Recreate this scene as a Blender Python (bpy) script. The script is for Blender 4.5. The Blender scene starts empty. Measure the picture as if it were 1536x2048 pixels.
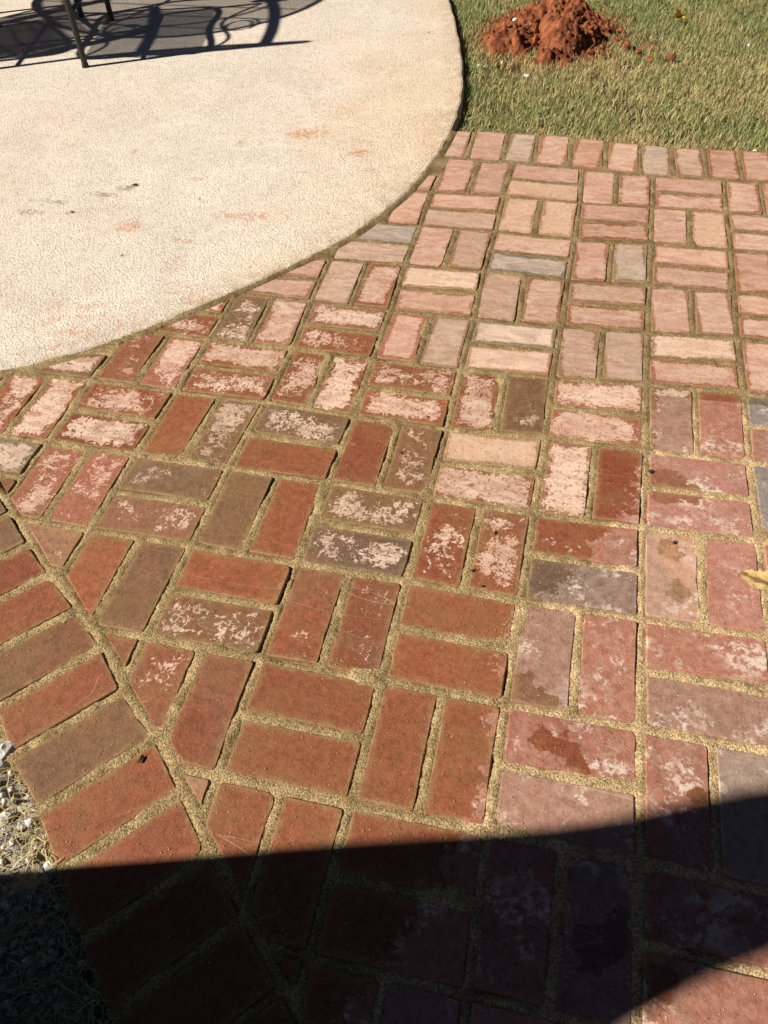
import bpy, math, random
import numpy as np
from mathutils import Matrix, Vector

random.seed(7); rng = np.random.default_rng(11)
scene = bpy.context.scene
COL = scene.collection

CAMPOS = (-0.2321, -2.6647, 1.2275)
CAMR = [[0.97452, 0.22136, -0.03612], [0.14126, -0.73086, -0.66775], [-0.17421, 0.64564, -0.74351]]
NODES = {(0, 0): (0.012, -0.019), (-1, 0): (-0.218, -0.001), (-2, 0): (-0.441, 0.012), (-3, 0): (-0.666, 0.017), (1, 0): (0.226, -0.015), (0, 1): (0.007, -0.228), (-1, 1): (-0.208, -0.226), (-2, 1): (-0.446, -0.222), (-3, 1): (-0.675, -0.23), (1, 1): (0.223, -0.225), (0, 2): (0.005, -0.436), (-1, 2): (-0.209, -0.45), (-2, 2): (-0.443, -0.441), (-3, 2): (-0.67, -0.444), (1, 2): (0.225, -0.441), (0, 3): (0.002, -0.659), (-1, 3): (-0.214, -0.671), (-2, 3): (-0.447, -0.661), (-3, 3): (-0.671, -0.663), (-4, 3): (-0.891, -0.67), (1, 3): (0.22, -0.659), (0, 4): (-0.0, -0.878), (-1, 4): (-0.214, -0.887), (-2, 4): (-0.438, -0.89), (-3, 4): (-0.661, -0.892), (-4, 4): (-0.884, -0.887), (1, 4): (0.217, -0.862), (0, 5): (-0.002, -1.084), (-1, 5): (-0.219, -1.1), (-2, 5): (-0.44, -1.109), (-3, 5): (-0.661, -1.105), (-4, 5): (-0.871, -1.1), (-5, 5): (-1.099, -1.098), (1, 5): (0.218, -1.077), (0, 6): (0.001, -1.314), (-1, 6): (-0.215, -1.312), (-2, 6): (-0.438, -1.325), (-3, 6): (-0.654, -1.322), (-4, 6): (-0.873, -1.307), (-5, 6): (-1.099, -1.311), (-6, 6): (-1.326, -1.307), (1, 6): (0.213, -1.313), (0, 7): (-0.004, -1.54), (-1, 7): (-0.22, -1.544), (-2, 7): (-0.437, -1.541), (-3, 7): (-0.657, -1.535), (-4, 7): (-0.883, -1.536), (-5, 7): (-1.105, -1.537), (-6, 7): (-1.324, -1.535), (1, 7): (0.216, -1.533), (0, 8): (-0.003, -1.763), (-1, 8): (-0.221, -1.765), (-2, 8): (-0.439, -1.762), (-3, 8): (-0.657, -1.762), (-4, 8): (-0.88, -1.758), (-5, 8): (-1.102, -1.762), (0, 9): (-0.001, -1.982), (-1, 9): (-0.223, -1.983), (-2, 9): (-0.437, -1.981), (-3, 9): (-0.659, -1.981), (-4, 9): (-0.882, -1.98), (0, 10): (0.002, -2.199), (-1, 10): (-0.223, -2.201), (-2, 10): (-0.436, -2.203), (-3, 10): (-0.656, -2.202)}


# ------------------------------------------------------------------ camera
cd = bpy.data.cameras.new('camera'); cam = bpy.data.objects.new('camera', cd); COL.objects.link(cam)
cd.sensor_width = 36.0; cd.sensor_fit = 'AUTO'; cd.lens = 1604.9/2048*36.0
cd.clip_start = 0.01; cd.clip_end = 500
_r, _d, _f = [Vector(v) for v in CAMR]
mw = Matrix(((_r.x, -_d.x, -_f.x), (_r.y, -_d.y, -_f.y), (_r.z, -_d.z, -_f.z))).to_4x4()
mw.translation = Vector(CAMPOS); cam.matrix_world = mw
scene.camera = cam
# ------------------------------------------------------------------ light
SUN_EL = math.radians(40); SHADOW = Vector((0.883, 0.469))     # direction in which shadows fall
world = bpy.data.worlds.new('World'); scene.world = world; world.use_nodes = True
wn = world.node_tree; bg = wn.nodes['Background']
sky = wn.nodes.new('ShaderNodeTexSky'); sky.sky_type = 'NISHITA'; sky.sun_disc = False
sky.air_density = .15; sky.dust_density = .2; sky.sun_elevation = SUN_EL; sky.sun_rotation = math.atan2(-SHADOW.x, -SHADOW.y)
wn.links.new(sky.outputs[0], bg.inputs[0]); bg.inputs[1].default_value = 0.05
sl = bpy.data.lights.new('sun', 'SUN'); sl.energy = 5.0; sl.angle = math.radians(0.95); sl.color = (1.0, 0.93, 0.84)
so = bpy.data.objects.new('sun', sl); COL.objects.link(so); so.location = (-4, -2, 5)
sd = Vector((SHADOW.x*math.cos(SUN_EL), SHADOW.y*math.cos(SUN_EL), -math.sin(SUN_EL)))
so.rotation_euler = sd.to_track_quat('-Z', 'Y').to_euler()
vs = scene.view_settings; vs.view_transform = 'Standard'; vs.look = 'None'; vs.exposure = 0.55; vs.gamma = 1; vs.use_curve_mapping = False

# ------------------------------------------------------------------ helpers
def link(o, parent=None):
    COL.objects.link(o)
    if parent: o.parent = parent
    return o
def tag(o, label=None, cat=None, group=None, kind=None):
    if label: o['label'] = label
    if cat: o['category'] = cat
    if group: o['group'] = group
    if kind: o['kind'] = kind
    return o
def mesh(name, V, F, mat=None, smooth=False):
    me = bpy.data.meshes.new(name)
    if isinstance(F, list): me.from_pydata([tuple(v) for v in V], [], F)
    else:
        V = np.asarray(V, np.float32); n = len(V); F = np.asarray(F, np.int32); k = F.shape[1]
        me.vertices.add(n); me.vertices.foreach_set('co', V.ravel())
        me.loops.add(F.size); me.loops.foreach_set('vertex_index', F.ravel())
        me.polygons.add(len(F)); me.polygons.foreach_set('loop_start', np.arange(0, F.size, k, dtype=np.int32))
        me.polygons.foreach_set('loop_total', np.full(len(F), k, np.int32))
        me.update(calc_edges=True); me.validate()
    if smooth: me.polygons.foreach_set('use_smooth', [True]*len(me.polygons))
    if mat: me.materials.append(mat)
    return me
def obj(name, me, parent=None, loc=(0, 0, 0), rz=0.0):
    o = bpy.data.objects.new(name, me); o.location = loc; o.rotation_euler = (0, 0, rz)
    return link(o, parent)
def empty(name, loc=(0, 0, 0), rz=0.0):
    o = bpy.data.objects.new(name, None); o.location = loc; o.rotation_euler = (0, 0, rz); o.empty_display_size = .05
    return link(o)
def vattr(me, name, arr, typ='FLOAT_COLOR'):
    a = me.attributes.new(name, typ, 'POINT'); arr = np.asarray(arr, np.float32)
    if typ == 'FLOAT_COLOR':
        if arr.shape[1] == 3: arr = np.c_[arr, np.ones(len(arr))]
        a.data.foreach_set('color', arr.astype(np.float32).ravel())
    else: a.data.foreach_set('value', arr.ravel())
def merge(parts):
    V, F, n = [], [], 0
    for v, f in parts:
        V += list(v); F += [tuple(i+n for i in q) for q in f]; n += len(v)
    return V, F
def tube(path, r, seg=8, flat=1.0, closed=False):
    """swept tube along 3-D points; flat squeezes it vertically"""
    P = [Vector(p) for p in path]; n = len(P); V = []; F = []
    for i, p in enumerate(P):
        a = P[(i-1) % n] if (i or closed) else P[i]; b = P[(i+1) % n] if (i < n-1 or closed) else P[i]
        t = (b-a).normalized(); up = Vector((0, 0, 1)) if abs(t.z) < .95 else Vector((0, 1, 0))
        s = t.cross(up).normalized(); u = s.cross(t).normalized()
        rr = r[i] if isinstance(r, (list, tuple)) else r
        for k in range(seg):
            q = 2*math.pi*k/seg; V.append(p + s*math.cos(q)*rr + u*math.sin(q)*rr*flat)
    m = n if closed else n-1
    for i in range(m):
        for k in range(seg):
            a = i*seg+k; b = i*seg+(k+1) % seg; c = ((i+1) % n)*seg
            F.append((a, b, c+(k+1) % seg, c+k))
    if not closed: F.append(tuple(range(seg))[::-1]); F.append(tuple((n-1)*seg+k for k in range(seg)))
    return V, F
def spline(pts, n=6, closed=False):
    P = [np.array(p, float) for p in pts]; out = []
    m = len(P)
    for i in range(m if closed else m-1):
        p0 = P[(i-1) % m] if (i or closed) else 2*P[0]-P[1]; p1 = P[i]; p2 = P[(i+1) % m]
        p3 = P[(i+2) % m] if (i < m-2 or closed) else 2*P[-1]-P[-2]
        for t in np.linspace(0, 1, n, endpoint=False):
            out.append(.5*((2*p1)+(p2-p0)*t+(2*p0-5*p1+4*p2-p3)*t*t+(3*p1-p0-3*p2+p3)*t**3))
    if not closed: out.append(P[-1])
    return out
def vnoise(x, y, scale, seed=0):
    """smooth value noise in -1..1 on arrays"""
    g = np.random.default_rng(1000+seed).uniform(-1, 1, (256, 256))
    X = np.asarray(x)*scale+57.3; Y = np.asarray(y)*scale+31.7
    xi = np.floor(X).astype(int); yi = np.floor(Y).astype(int); fx = X-xi; fy = Y-yi
    fx = fx*fx*(3-2*fx); fy = fy*fy*(3-2*fy); a = lambda i, j: g[(xi+i) % 256, (yi+j) % 256]
    return (a(0, 0)*(1-fx)+a(1, 0)*fx)*(1-fy)+(a(0, 1)*(1-fx)+a(1, 1)*fx)*fy
def fnoise(x, y, scale, seed=0, oct=4, gain=.5):
    s = 0; w = 1.0
    for o in range(oct): s = s+w*vnoise(x, y, scale*2**o, seed*17+o); w *= gain
    return s
def sstep(a, b, x):
    t = np.clip((x-a)/(b-a), 0, 1); return t*t*(3-2*t)

# ------------------------------------------------------------------ node helper
class NT:
    def __init__(s, name):
        s.m = bpy.data.materials.new(name); s.m.use_nodes = True; s.t = s.m.node_tree
        s.bsdf = s.t.nodes['Principled BSDF']; s.out = s.t.nodes['Material Output']
    def n(s, typ, **kw):
        x = s.t.nodes.new(typ)
        for k, v in kw.items(): setattr(x, k, v)
        return x
    def set(s, sock, v):
        if hasattr(v, 'is_linked'): s.t.links.new(v, sock)
        elif isinstance(v, (int, float)) or not hasattr(sock.default_value, '__len__'): sock.default_value = v
        else:
            v = list(v)
            if len(sock.default_value) == 4 and len(v) == 3: v.append(1)
            sock.default_value = v
    def math(s, op, a, b=None, c=None, clamp=False):
        x = s.n('ShaderNodeMath', operation=op, use_clamp=clamp); s.set(x.inputs[0], a)
        if b is not None: s.set(x.inputs[1], b)
        if c is not None: s.set(x.inputs[2], c)
        return x.outputs[0]
    def add(s, a, b): return s.math('ADD', a, b)
    def sub(s, a, b): return s.math('SUBTRACT', a, b)
    def mul(s, a, b): return s.math('MULTIPLY', a, b)
    def vm(s, op, a, b=None, scale=None):
        x = s.n('ShaderNodeVectorMath', operation=op); s.set(x.inputs[0], a)
        if b is not None: s.set(x.inputs[1], b)
        if scale is not None: s.set(x.inputs['Scale'], scale)
        return x.outputs['Value'] if op in ('LENGTH', 'DISTANCE', 'DOT_PRODUCT') else x.outputs[0]
    def noise(s, vec, scale, detail=4, rough=.55, dist=0.0, color=False):
        x = s.n('ShaderNodeTexNoise'); s.set(x.inputs['Vector'], vec); x.inputs['Scale'].default_value = scale
        x.inputs['Detail'].default_value = detail; x.inputs['Roughness'].default_value = rough; x.inputs['Distortion'].default_value = dist
        return x.outputs['Color' if color else 'Fac']
    def voro(s, vec, scale, feature='F1', out='Distance', rand=1.0):
        x = s.n('ShaderNodeTexVoronoi', feature=feature); s.set(x.inputs['Vector'], vec); x.inputs['Scale'].default_value = scale
        x.inputs['Randomness'].default_value = rand; return x.outputs[out]
    def ss(s, v, a, b, lo=0.0, hi=1.0):
        x = s.n('ShaderNodeMapRange', interpolation_type='SMOOTHSTEP', clamp=True); s.set(x.inputs[0], v)
        s.set(x.inputs[1], a); s.set(x.inputs[2], b); s.set(x.inputs[3], lo); s.set(x.inputs[4], hi); return x.outputs[0]
    def lin(s, v, a, b, lo=0.0, hi=1.0):
        x = s.n('ShaderNodeMapRange', clamp=True); s.set(x.inputs[0], v)
        s.set(x.inputs[1], a); s.set(x.inputs[2], b); s.set(x.inputs[3], lo); s.set(x.inputs[4], hi); return x.outputs[0]
    def mix(s, f, a, b, blend='MIX'):
        x = s.n('ShaderNodeMix', data_type='RGBA', blend_type=blend); s.set(x.inputs[0], f); s.set(x.inputs[6], a); s.set(x.inputs[7], b)
        return x.outputs[2]
    def attr(s, name, out='Fac'):
        x = s.n('ShaderNodeAttribute', attribute_name=name); return x.outputs[out]
    def xyz(s, v):
        x = s.n('ShaderNodeSeparateXYZ'); s.set(x.inputs[0], v); return x.outputs
    def pos(s): return s.n('ShaderNodeNewGeometry').outputs['Position']
    def oco(s): return s.n('ShaderNodeTexCoord').outputs['Object']
    def bump(s, h, strength=.5, dist=.002, nrm=None):
        x = s.n('ShaderNodeBump'); x.inputs['Strength'].default_value = strength; x.inputs['Distance'].default_value = dist
        s.set(x.inputs['Height'], h)
        if nrm is not None: s.set(x.inputs['Normal'], nrm)
        return x.outputs[0]
    def done(s, color, rough=.8, nrm=None, spec=None):
        s.set(s.bsdf.inputs['Base Color'], color); s.set(s.bsdf.inputs['Roughness'], rough)
        if nrm is not None: s.set(s.bsdf.inputs['Normal'], nrm)
        if spec is not None: s.set(s.bsdf.inputs['Specular IOR Level'], spec)
        return s.m

# boundary of the hosed-down (wet) area: x of the wet edge as a function of y
WETB = [(-2.75, -.50), (-2.55, -.43), (-2.40, -.33), (-2.30, -.29), (-2.206, -.256), (-2.154, -.237), (-2.07, -.233), (-1.978, -.232), (-1.878, -.238),
        (-1.80, -.225), (-1.728, -.15), (-1.607, -.10), (-1.468, -.02), (-1.361, .0), (-1.264, .01), (-1.16, .015), (-1.118, .02), (-1.10, 2.0), (-1.0, 2.0)]
STAINS = [(.045, -1.585, .022), (.062, -1.60, .012), (.062, -1.69, .02), (.058, -1.675, .012), (-.125, -2.04, .022), (-.155, -2.035, .02), (-.10, -2.062, .018), (-.09, -2.075, .012),
          (.088, -2.078, .016), (.03, -2.35, .02), (-.205, -1.945, .030), (-.175, -1.962, .024), (-.148, -1.966, .016), (-.02, -2.30, .03), (-.06, -2.33, .03), (.04, -1.415, .05), (.085, -1.43, .03), (-.045, -1.99, .007)]
def wet_edge(t, pos):
    """>0 on the dry side of the wet edge, in metres, frayed"""
    c = t.xyz(pos)
    ramp = t.n('ShaderNodeValToRGB'); cr = ramp.color_ramp; lo, hi = -2.8, -.95
    f = lambda y: (y-lo)/(hi-lo)
    g = lambda x: ((x+1)/4,)*3+(1,)
    cr.elements[0].position = f(WETB[0][0]); cr.elements[0].color = g(WETB[0][1])
    cr.elements[1].position = f(WETB[-1][0]); cr.elements[1].color = g(WETB[-1][1])
    for y, x in WETB[1:-1]:
        e = cr.elements.new(f(y)); e.color = g(x)
    t.set(ramp.inputs[0], t.lin(c[1], lo, hi))
    xb = t.sub(t.mul(ramp.outputs[0], 4.0), 1.0)
    fray = t.add(t.mul(t.sub(t.noise(pos, 22, 4, .72), .5), .20), t.mul(t.sub(t.noise(pos, 150, 2, .6), .5), .035))
    return t.add(t.sub(c[0], xb), fray)

CLAY_SCUFF = [(-1.21, 0.119, 0.073, 0.042, 0.5), (-1.171, 0.146, 0.082, 0.034, 0.35), (-0.97, 0.008, 0.045, 0.035, 0.55), (-0.905, -0.111, 0.034, 0.022, 0.3), (-1.406, 0.018, 0.025, 0.029, 0.4), (-1.767, -0.099, 0.018, 0.021, 0.4), (-1.472, -0.268, 0.037, 0.018, 0.35), (-1.556, -0.606, 0.051, 0.031, 0.4), (-1.543, -0.579, 0.04, 0.032, 0.3), (-1.358, -0.646, 0.046, 0.021, 0.4), (-1.232, -0.484, 0.095, 0.028, 0.35), (-1.175, -0.459, 0.047, 0.025, 0.3), (-1.092, 0.346, 0.057, 0.055, 0.18), (-0.848, -0.21, 0.049, 0.028, 0.2), (-1.578, -1.025, 0.085, 0.03, 0.12), (-1.334, -0.778, 0.059, 0.055, 0.15), (-0.75, 0.142, 0.053, 0.161, 0.15), (-1.513, -0.913, 0.072, 0.053, 0.12)]
MUD = [(-1.918, -0.558, 0.058, 0.021), (-1.869, -0.485, 0.05, 0.018), (-1.727, -0.412, 0.059, 0.021), (-1.678, -0.363, 0.042, 0.029), (-1.784, -0.544, 0.02, 0.014), (-1.654, -0.338, 0.02, 0.022)]
# ------------------------------------------------------------------ materials
def brick_material():
    t = NT('brick_clay'); P = t.pos(); O = t.oco(); sd_ = t.attr('seed', 'Color')
    Os = t.vm('ADD', O, t.vm('SCALE', sd_, scale=9.0))
    o = t.xyz(O); hs = t.xyz(t.attr('half', 'Color'))
    ed = t.math('MINIMUM', t.sub(hs[0], t.math('ABSOLUTE', o[0])), t.sub(hs[1], t.math('ABSOLUTE', o[1])))
    e = t.mul(ed, 22.0)                                   # 0 at the arris, about 1 in the middle
    pr = t.xyz(t.attr('dryness', 'Color'))                # threshold, raggedness, haze
    lace = t.add(t.add(t.mul(t.sub(t.noise(Os, 10, 2, .5, .4), .5), 2.2), t.mul(t.sub(t.noise(Os, 48, 3, .65, .8), .5), 2.4)), t.mul(t.sub(t.noise(Os, 200, 2, .7), .5), 1.6))
    patch = t.ss(t.sub(t.add(t.math('MINIMUM', e, .55), t.mul(lace, pr[1])), pr[0]), -.05, .11)
    hole = t.mul(t.ss(t.noise(Os, 130, 2, .6), .36, .42, 1, 0), t.math('MULTIPLY', pr[1], 1.4, clamp=True)); patch = t.math('MULTIPLY', patch, t.sub(1.0, hole))
    we = wet_edge(t, P)
    st = None
    for x, y, r in STAINS:
        dd = t.sub(t.vm('DISTANCE', P, (x, y, 0)), r); st = dd if st is None else t.math('MINIMUM', st, dd)
    st = t.add(st, t.mul(t.sub(t.noise(P, 55, 3, .6), .5), .05))
    dryst = t.ss(st, -.002, .003); right = t.mul(t.ss(we, -.003, .005), dryst); patch = t.mul(patch, dryst)
    # fired colour: two clays flashed into one another
    flash = t.ss(t.add(t.noise(Os, 7, 3, .5, 1.2), t.mul(t.sub(t.noise(Os, 40, 4, .6), .5), .25)), .40, .62)
    base = t.mix(flash, t.attr('col1', 'Color'), t.attr('col2', 'Color'))
    mott = t.noise(Os, 75, 4, .7)
    base = t.mix(1.0, base, t.mix(t.ss(mott, .25, .75), (.70, .68, .66), (1.25, 1.26, 1.28)), 'MULTIPLY')
    film = t.ss(t.noise(P, 9, 3, .6), .42, .70, .06, .45)    # thin sandy film left by the brush
    base_w = t.mix(t.mul(film, pr[1]), base, (.235, .125, .05))
    spill = t.ss(t.add(t.mul(ed, 60.0), t.mul(t.sub(t.noise(P, 60, 3, .7), .5), 2.2)), -.35, .85, .75, 0); base_w = t.mix(spill, base_w, (.30, .20, .09))
    # dry look on the dry side: chalky with white bloom; on patches: cream haze
    bloom_n = t.add(t.mul(t.noise(Os, 16, 3, .5, .3), .5), t.mul(t.noise(Os, 85, 4, .72), .55))
    bloom = t.mul(t.ss(bloom_n, .535, .62), .75)
    streak = t.n('ShaderNodeMapping'); t.set(streak.inputs[0], Os); streak.inputs['Rotation'].default_value = (0, 0, .8); streak.inputs['Scale'].default_value = (13, 34, 1)
    stn = t.noise(streak.outputs[0], 1.0, 4, .65, 1.2)
    dryc = t.mix(t.mul(pr[2], t.ss(stn, .28, .70, .5, 1.3)), t.mix(1.0, base, (1.22, 1.3, 1.32), 'MULTIPLY'), (.66, .48, .36))
    dry_right = t.mix(t.ss(t.noise(Os, 60, 3, .7), .3, .75, .12, .42), t.mix(1.0, base, (1.22, 1.2, 1.35), 'MULTIPLY'), (.52, .36, .28))
    dry_right = t.mix(t.mul(bloom, t.ss(t.noise(Os, 11, 2, .5), .38, .62)), dry_right, (.70, .58, .48))
    col = t.mix(patch, base_w, dryc)
    col = t.mix(right, col, dry_right)
    # scratches: thin light curves
    mp = t.n('ShaderNodeMapping'); t.set(mp.inputs[0], Os); mp.inputs['Rotation'].default_value = (0, 0, 1.1); mp.inputs['Scale'].default_value = (1.6, 13, 1)
    sc = t.math('ABSOLUTE', t.sub(t.noise(mp.outputs[0], 1.0, 1, .4, 0), .40))
    col = t.mix(t.mul(t.ss(sc, 0.0, .0032, 1, 0), .20), col, (.62, .46, .33))
    # grit
    grit = t.ss(t.voro(Os, 190, 'F1'), .10, .2, 1, 0); gk = t.ss(t.noise(P, 30, 3, .6), .38, .60)
    col = t.mix(t.mul(t.mul(grit, gk), .55), col, (.52, .36, .16))
    pit = t.ss(t.noise(Os, 210, 2, .6), .30, .36, 1, 0)
    col = t.mix(t.mul(pit, .5), col, (.05, .025, .015))
    dry = t.math('MAXIMUM', patch, right)
    h = t.add(t.mul(t.noise(Os, 160, 3, .7), 1.0), t.mul(grit, .5)); h = t.sub(h, t.mul(pit, .6))
    h = t.sub(h, t.ss(sc, 0, .004, .35, 0))
    nb = t.bump(h, .55, .0022)
    return t.done(col, t.ss(dry, 0, 1, .62, .92), nb, .25)

def sand_material(name='joint_sand', wet=True):
    t = NT(name); P = t.pos(); we = wet_edge(t, P)
    dry = t.ss(we, -.006, .01)
    c = t.xyz(P); up = t.ss(t.add(c[1], t.mul(t.sub(t.noise(P, 5, 3), .5), .5)), -1.5, -.8)
    wetc = t.mix(up, (.45, .335, .17), (.32, .235, .12))
    col = t.mix(dry, wetc, (.60, .44, .24))
    g = t.noise(P, 300, 2, .75); g2 = t.noise(P, 17, 4, .65)
    col = t.mix(1.0, col, t.mix(t.ss(g, .32, .68), (.48, .46, .42), (1.5, 1.5, 1.5)), 'MULTIPLY')
    col = t.mix(1.0, col, t.mix(t.ss(g2, .3, .7), (.66, .62, .56), (1.18, 1.18, 1.18)), 'MULTIPLY')
    return t.done(col, .95, t.bump(t.add(g, t.mul(t.noise(P, 900, 1), .4)), 1.0, .005), .1)

def concrete_material():
    t = NT('textured_concrete'); P = t.pos(); c = t.xyz(P)
    rm = t.n('ShaderNodeMapping'); t.set(rm.inputs[0], P); rm.inputs['Rotation'].default_value = (.5, .4, .63); Pr = rm.outputs[0]
    n1 = t.noise(Pr, 150, 2, .65, .5); n2 = t.noise(Pr, 390, 1, .6); n3 = t.noise(P, 28, 3, .6)
    big = t.noise(P, 1.1, 4, .55)
    col = t.mix(t.ss(big, .35, .68), (.70, .63, .53), (.70, .60, .48))
    warm = t.ss(t.add(c[0], t.mul(t.sub(t.noise(P, 1.6, 4, .6), .5), 1.3)), -1.45, -.75)
    col = t.mix(t.mul(warm, .65), col, (.72, .55, .37))
    pit = t.ss(t.add(t.add(n1, t.mul(t.sub(n2, .5), .6)), t.mul(t.sub(n3, .5), .35)), .33, .50, 1, 0)
    col = t.mix(t.mul(pit, .56), col, (.30, .235, .17))
    col = t.mix(t.mul(t.ss(n1, .52, .72), .5), col, (.82, .75, .64))
    tone = t.noise(P, 3.5, 5, .65, .6); col = t.mix(1.0, col, t.mix(t.ss(tone, .3, .7), (.99, .985, .98), (1.14, 1.14, 1.14)), 'MULTIPLY')
    dust = t.mul(t.attr('rim'), t.ss(t.noise(P, 20, 4, .7), .35, .65)); col = t.mix(t.mul(dust, .75), col, (.36, .27, .15))
    # clay scuffs trodden on to the slab
    sc = t.mul(t.ss(t.noise(P, 2.3, 4, .6, .4), .52, .72), t.ss(t.noise(P, 26, 5, .7), .48, .68))
    sn = t.mul(t.sub(t.noise(P, 34, 4, .7), .5), 1.9)
    scn = t.ss(t.noise(P, 75, 4, .75), .38, .60)
    near = t.ss(c[1], -1.3, -.1, 1, .55)
    col = t.mix(t.mul(t.mul(sc, near), .8), col, (.62, .27, .13))
    for x, y, rx, ry, k in CLAY_SCUFF:
        m = t.n('ShaderNodeMapping', vector_type='POINT'); t.set(m.inputs[0], t.vm('SUBTRACT', P, (x, y, 0)))
        m.inputs['Scale'].default_value = (1/rx, 1/ry, 0)
        d = t.add(t.vm('LENGTH', m.outputs[0]), sn)
        col = t.mix(t.mul(t.ss(d, .35, 1.15, k*1.7, 0), scn), col, (.56, .21, .09))
    for x, y, rx, ry in MUD:
        m = t.n('ShaderNodeMapping', vector_type='POINT'); t.set(m.inputs[0], t.vm('SUBTRACT', P, (x, y, 0)))
        m.inputs['Scale'].default_value = (1/rx, 1/ry, 0)
        d = t.add(t.vm('LENGTH', m.outputs[0]), sn)
        col = t.mix(t.mul(t.ss(d, .4, 1.1, .85, 0), scn), col, (.30, .22, .12))
    h = t.add(t.mul(n1, 1.0), t.mul(n2, .5))
    return t.done(col, .9, t.bump(h, 1.0, .0045), .15)

def plain(name, col, rough=.7, var=.25, scale=60, bump=.3, dist=.002, spec=.3, metal=0.0):
    t = NT(name); O = t.pos(); n = t.noise(O, scale, 5, .65)
    c = t.mix(1.0, col, t.mix(t.ss(n, .25, .75), (1-var,)*3, (1+var,)*3), 'MULTIPLY')
    t.bsdf.inputs['Metallic'].default_value = metal
    return t.done(c, rough, t.bump(n, bump, dist), spec)
def blade_material(name, trans=.25):
    t = NT(name); c = t.attr('col', 'Color')
    t.set(t.bsdf.inputs['Base Color'], c); t.bsdf.inputs['Roughness'].default_value = .55; t.bsdf.inputs['Specular IOR Level'].default_value = .25
    tr = t.n('ShaderNodeBsdfTranslucent'); t.set(tr.inputs[0], c); mx = t.n('ShaderNodeMixShader'); mx.inputs[0].default_value = trans
    t.t.links.new(t.bsdf.outputs[0], mx.inputs[1]); t.t.links.new(tr.outputs[0], mx.inputs[2]); t.t.links.new(mx.outputs[0], t.out.inputs[0])
    return t.m
def sheer(name, col, clear, rough=.1):
    t = NT(name); t.done(col, rough, None, .5)
    tr = t.n('ShaderNodeBsdfTransparent'); mx = t.n('ShaderNodeMixShader'); mx.inputs[0].default_value = clear
    t.t.links.new(t.bsdf.outputs[0], mx.inputs[1]); t.t.links.new(tr.outputs[0], mx.inputs[2]); t.t.links.new(mx.outputs[0], t.out.inputs[0])
    return t.m
def clay_material():
    t = NT('red_clay'); P = t.pos(); n = t.noise(P, 18, 5, .6); g = t.noise(P, 150, 5, .7)
    col = t.mix(t.ss(n, .35, .65), (.14, .043, .020), (.36, .125, .055))
    col = t.mix(1.0, col, t.mix(t.ss(g, .3, .7), (.6, .6, .6), (1.25, 1.25, 1.25)), 'MULTIPLY')
    return t.done(col, .95, t.bump(t.add(g, t.mul(n, .5)), .9, .006), .1)
def soil_material(name, a, b, scale=40):
    t = NT(name); P = t.pos(); n = t.noise(P, scale, 6, .7); m = t.noise(P, scale*6, 4, .7)
    col = t.mix(t.ss(t.add(t.mul(n, .6), t.mul(m, .4)), .38, .62), a, b)
    return t.done(col, .95, t.bump(t.add(n, t.mul(m, .4)), .9, .01), .1)


M_BRICK = brick_material(); M_SAND = sand_material(); M_CONC = concrete_material()
# ------------------------------------------------------------------ setting: ground, slab, brick patio
M_THATCH = soil_material('lawn_thatch', (.045, .035, .014), (.14, .105, .042), 30)
S = 60
lawn = obj('lawn', mesh('lawn', [(-S, -S, -.062), (S, -S, -.062), (S, S, -.062), (-S, S, -.062)], [(0, 1, 2, 3)], M_THATCH))
tag(lawn, kind='structure')

slab_pts = [(-6.5, -1.2), (-4.5, -1.52), (-3.0, -1.62), (-2.4, -1.60), (-2.0, -1.51), (-1.75, -1.415), (-1.57, -1.323), (-1.445, -1.245), (-1.327, -1.143), (-1.241, -1.05), (-1.144, -.934), (-1.052, -.815),
            (-.952, -.682), (-.863, -.546), (-.793, -.383), (-.736, -.193), (-.698, .032), (-.684, .226), (-.688, .432), (-.709, .646), (-.765, .962), (-.84, 1.29),
            (-.938, 1.665), (-1.08, 2.05), (-1.30, 2.5), (-1.65, 3.0), (-2.2, 3.55), (-3.2, 4.1), (-5, 4.4), (-6.5, 4.3)]
SLAB = np.array(spline(slab_pts, 5))
def slab_side(x, y):
    """signed distance to the slab edge (>0 outside the slab) and the outward normal"""
    A = SLAB[:-1]; B = SLAB[1:]; D = B-A; L2 = (D**2).sum(1)
    p = np.stack([x, y], -1)[..., None, :]
    t = np.clip(((p-A)*D).sum(-1)/L2, 0, 1); q = A+t[..., None]*D; d = np.sqrt(((p-q)**2).sum(-1)); k = d.argmin(-1)
    n = np.stack([D[:, 1], -D[:, 0]], -1)/np.sqrt(L2)[:, None]
    dn = np.take_along_axis(d, k[..., None], -1)[..., 0]
    s = ((p[..., 0, :]-A[k])*n[k]).sum(-1)
    return dn*np.sign(s), n[k], A[k]
# slab: rounded arris, sides, top
nrm = np.zeros_like(SLAB); tg = np.gradient(SLAB, axis=0); nrm[:, 0] = tg[:, 1]; nrm[:, 1] = -tg[:, 0]; nrm /= np.linalg.norm(nrm, axis=1)[:, None]
V = []; F = []; n = len(SLAB)
prof = [(0, -.12), (0, -.010), (.002, -.005), (.006, -.001), (.013, .0015), (.03, .002), (.11, .002)]
for k, (ins, z) in enumerate(prof):
    wob = np.array([.0022*math.sin(i*1.7)+.0018*math.sin(i*3.1+1) for i in range(n)])
    for i in range(n):
        q = SLAB[i]-nrm[i]*(ins+wob[i]*(k > 0)); V.append((q[0], q[1], z))
for k in range(len(prof)-1):
    for i in range(n-1): F.append((k*n+i, k*n+i+1, (k+1)*n+i+1, (k+1)*n+i))
F.append(tuple((len(prof)-1)*n+i for i in range(n)))
sm = mesh('concrete_slab', V, F, M_CONC); vattr(sm, 'rim', np.repeat([1, 1, 1, .9, .75, .5, 0], n), 'FLOAT')
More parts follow.
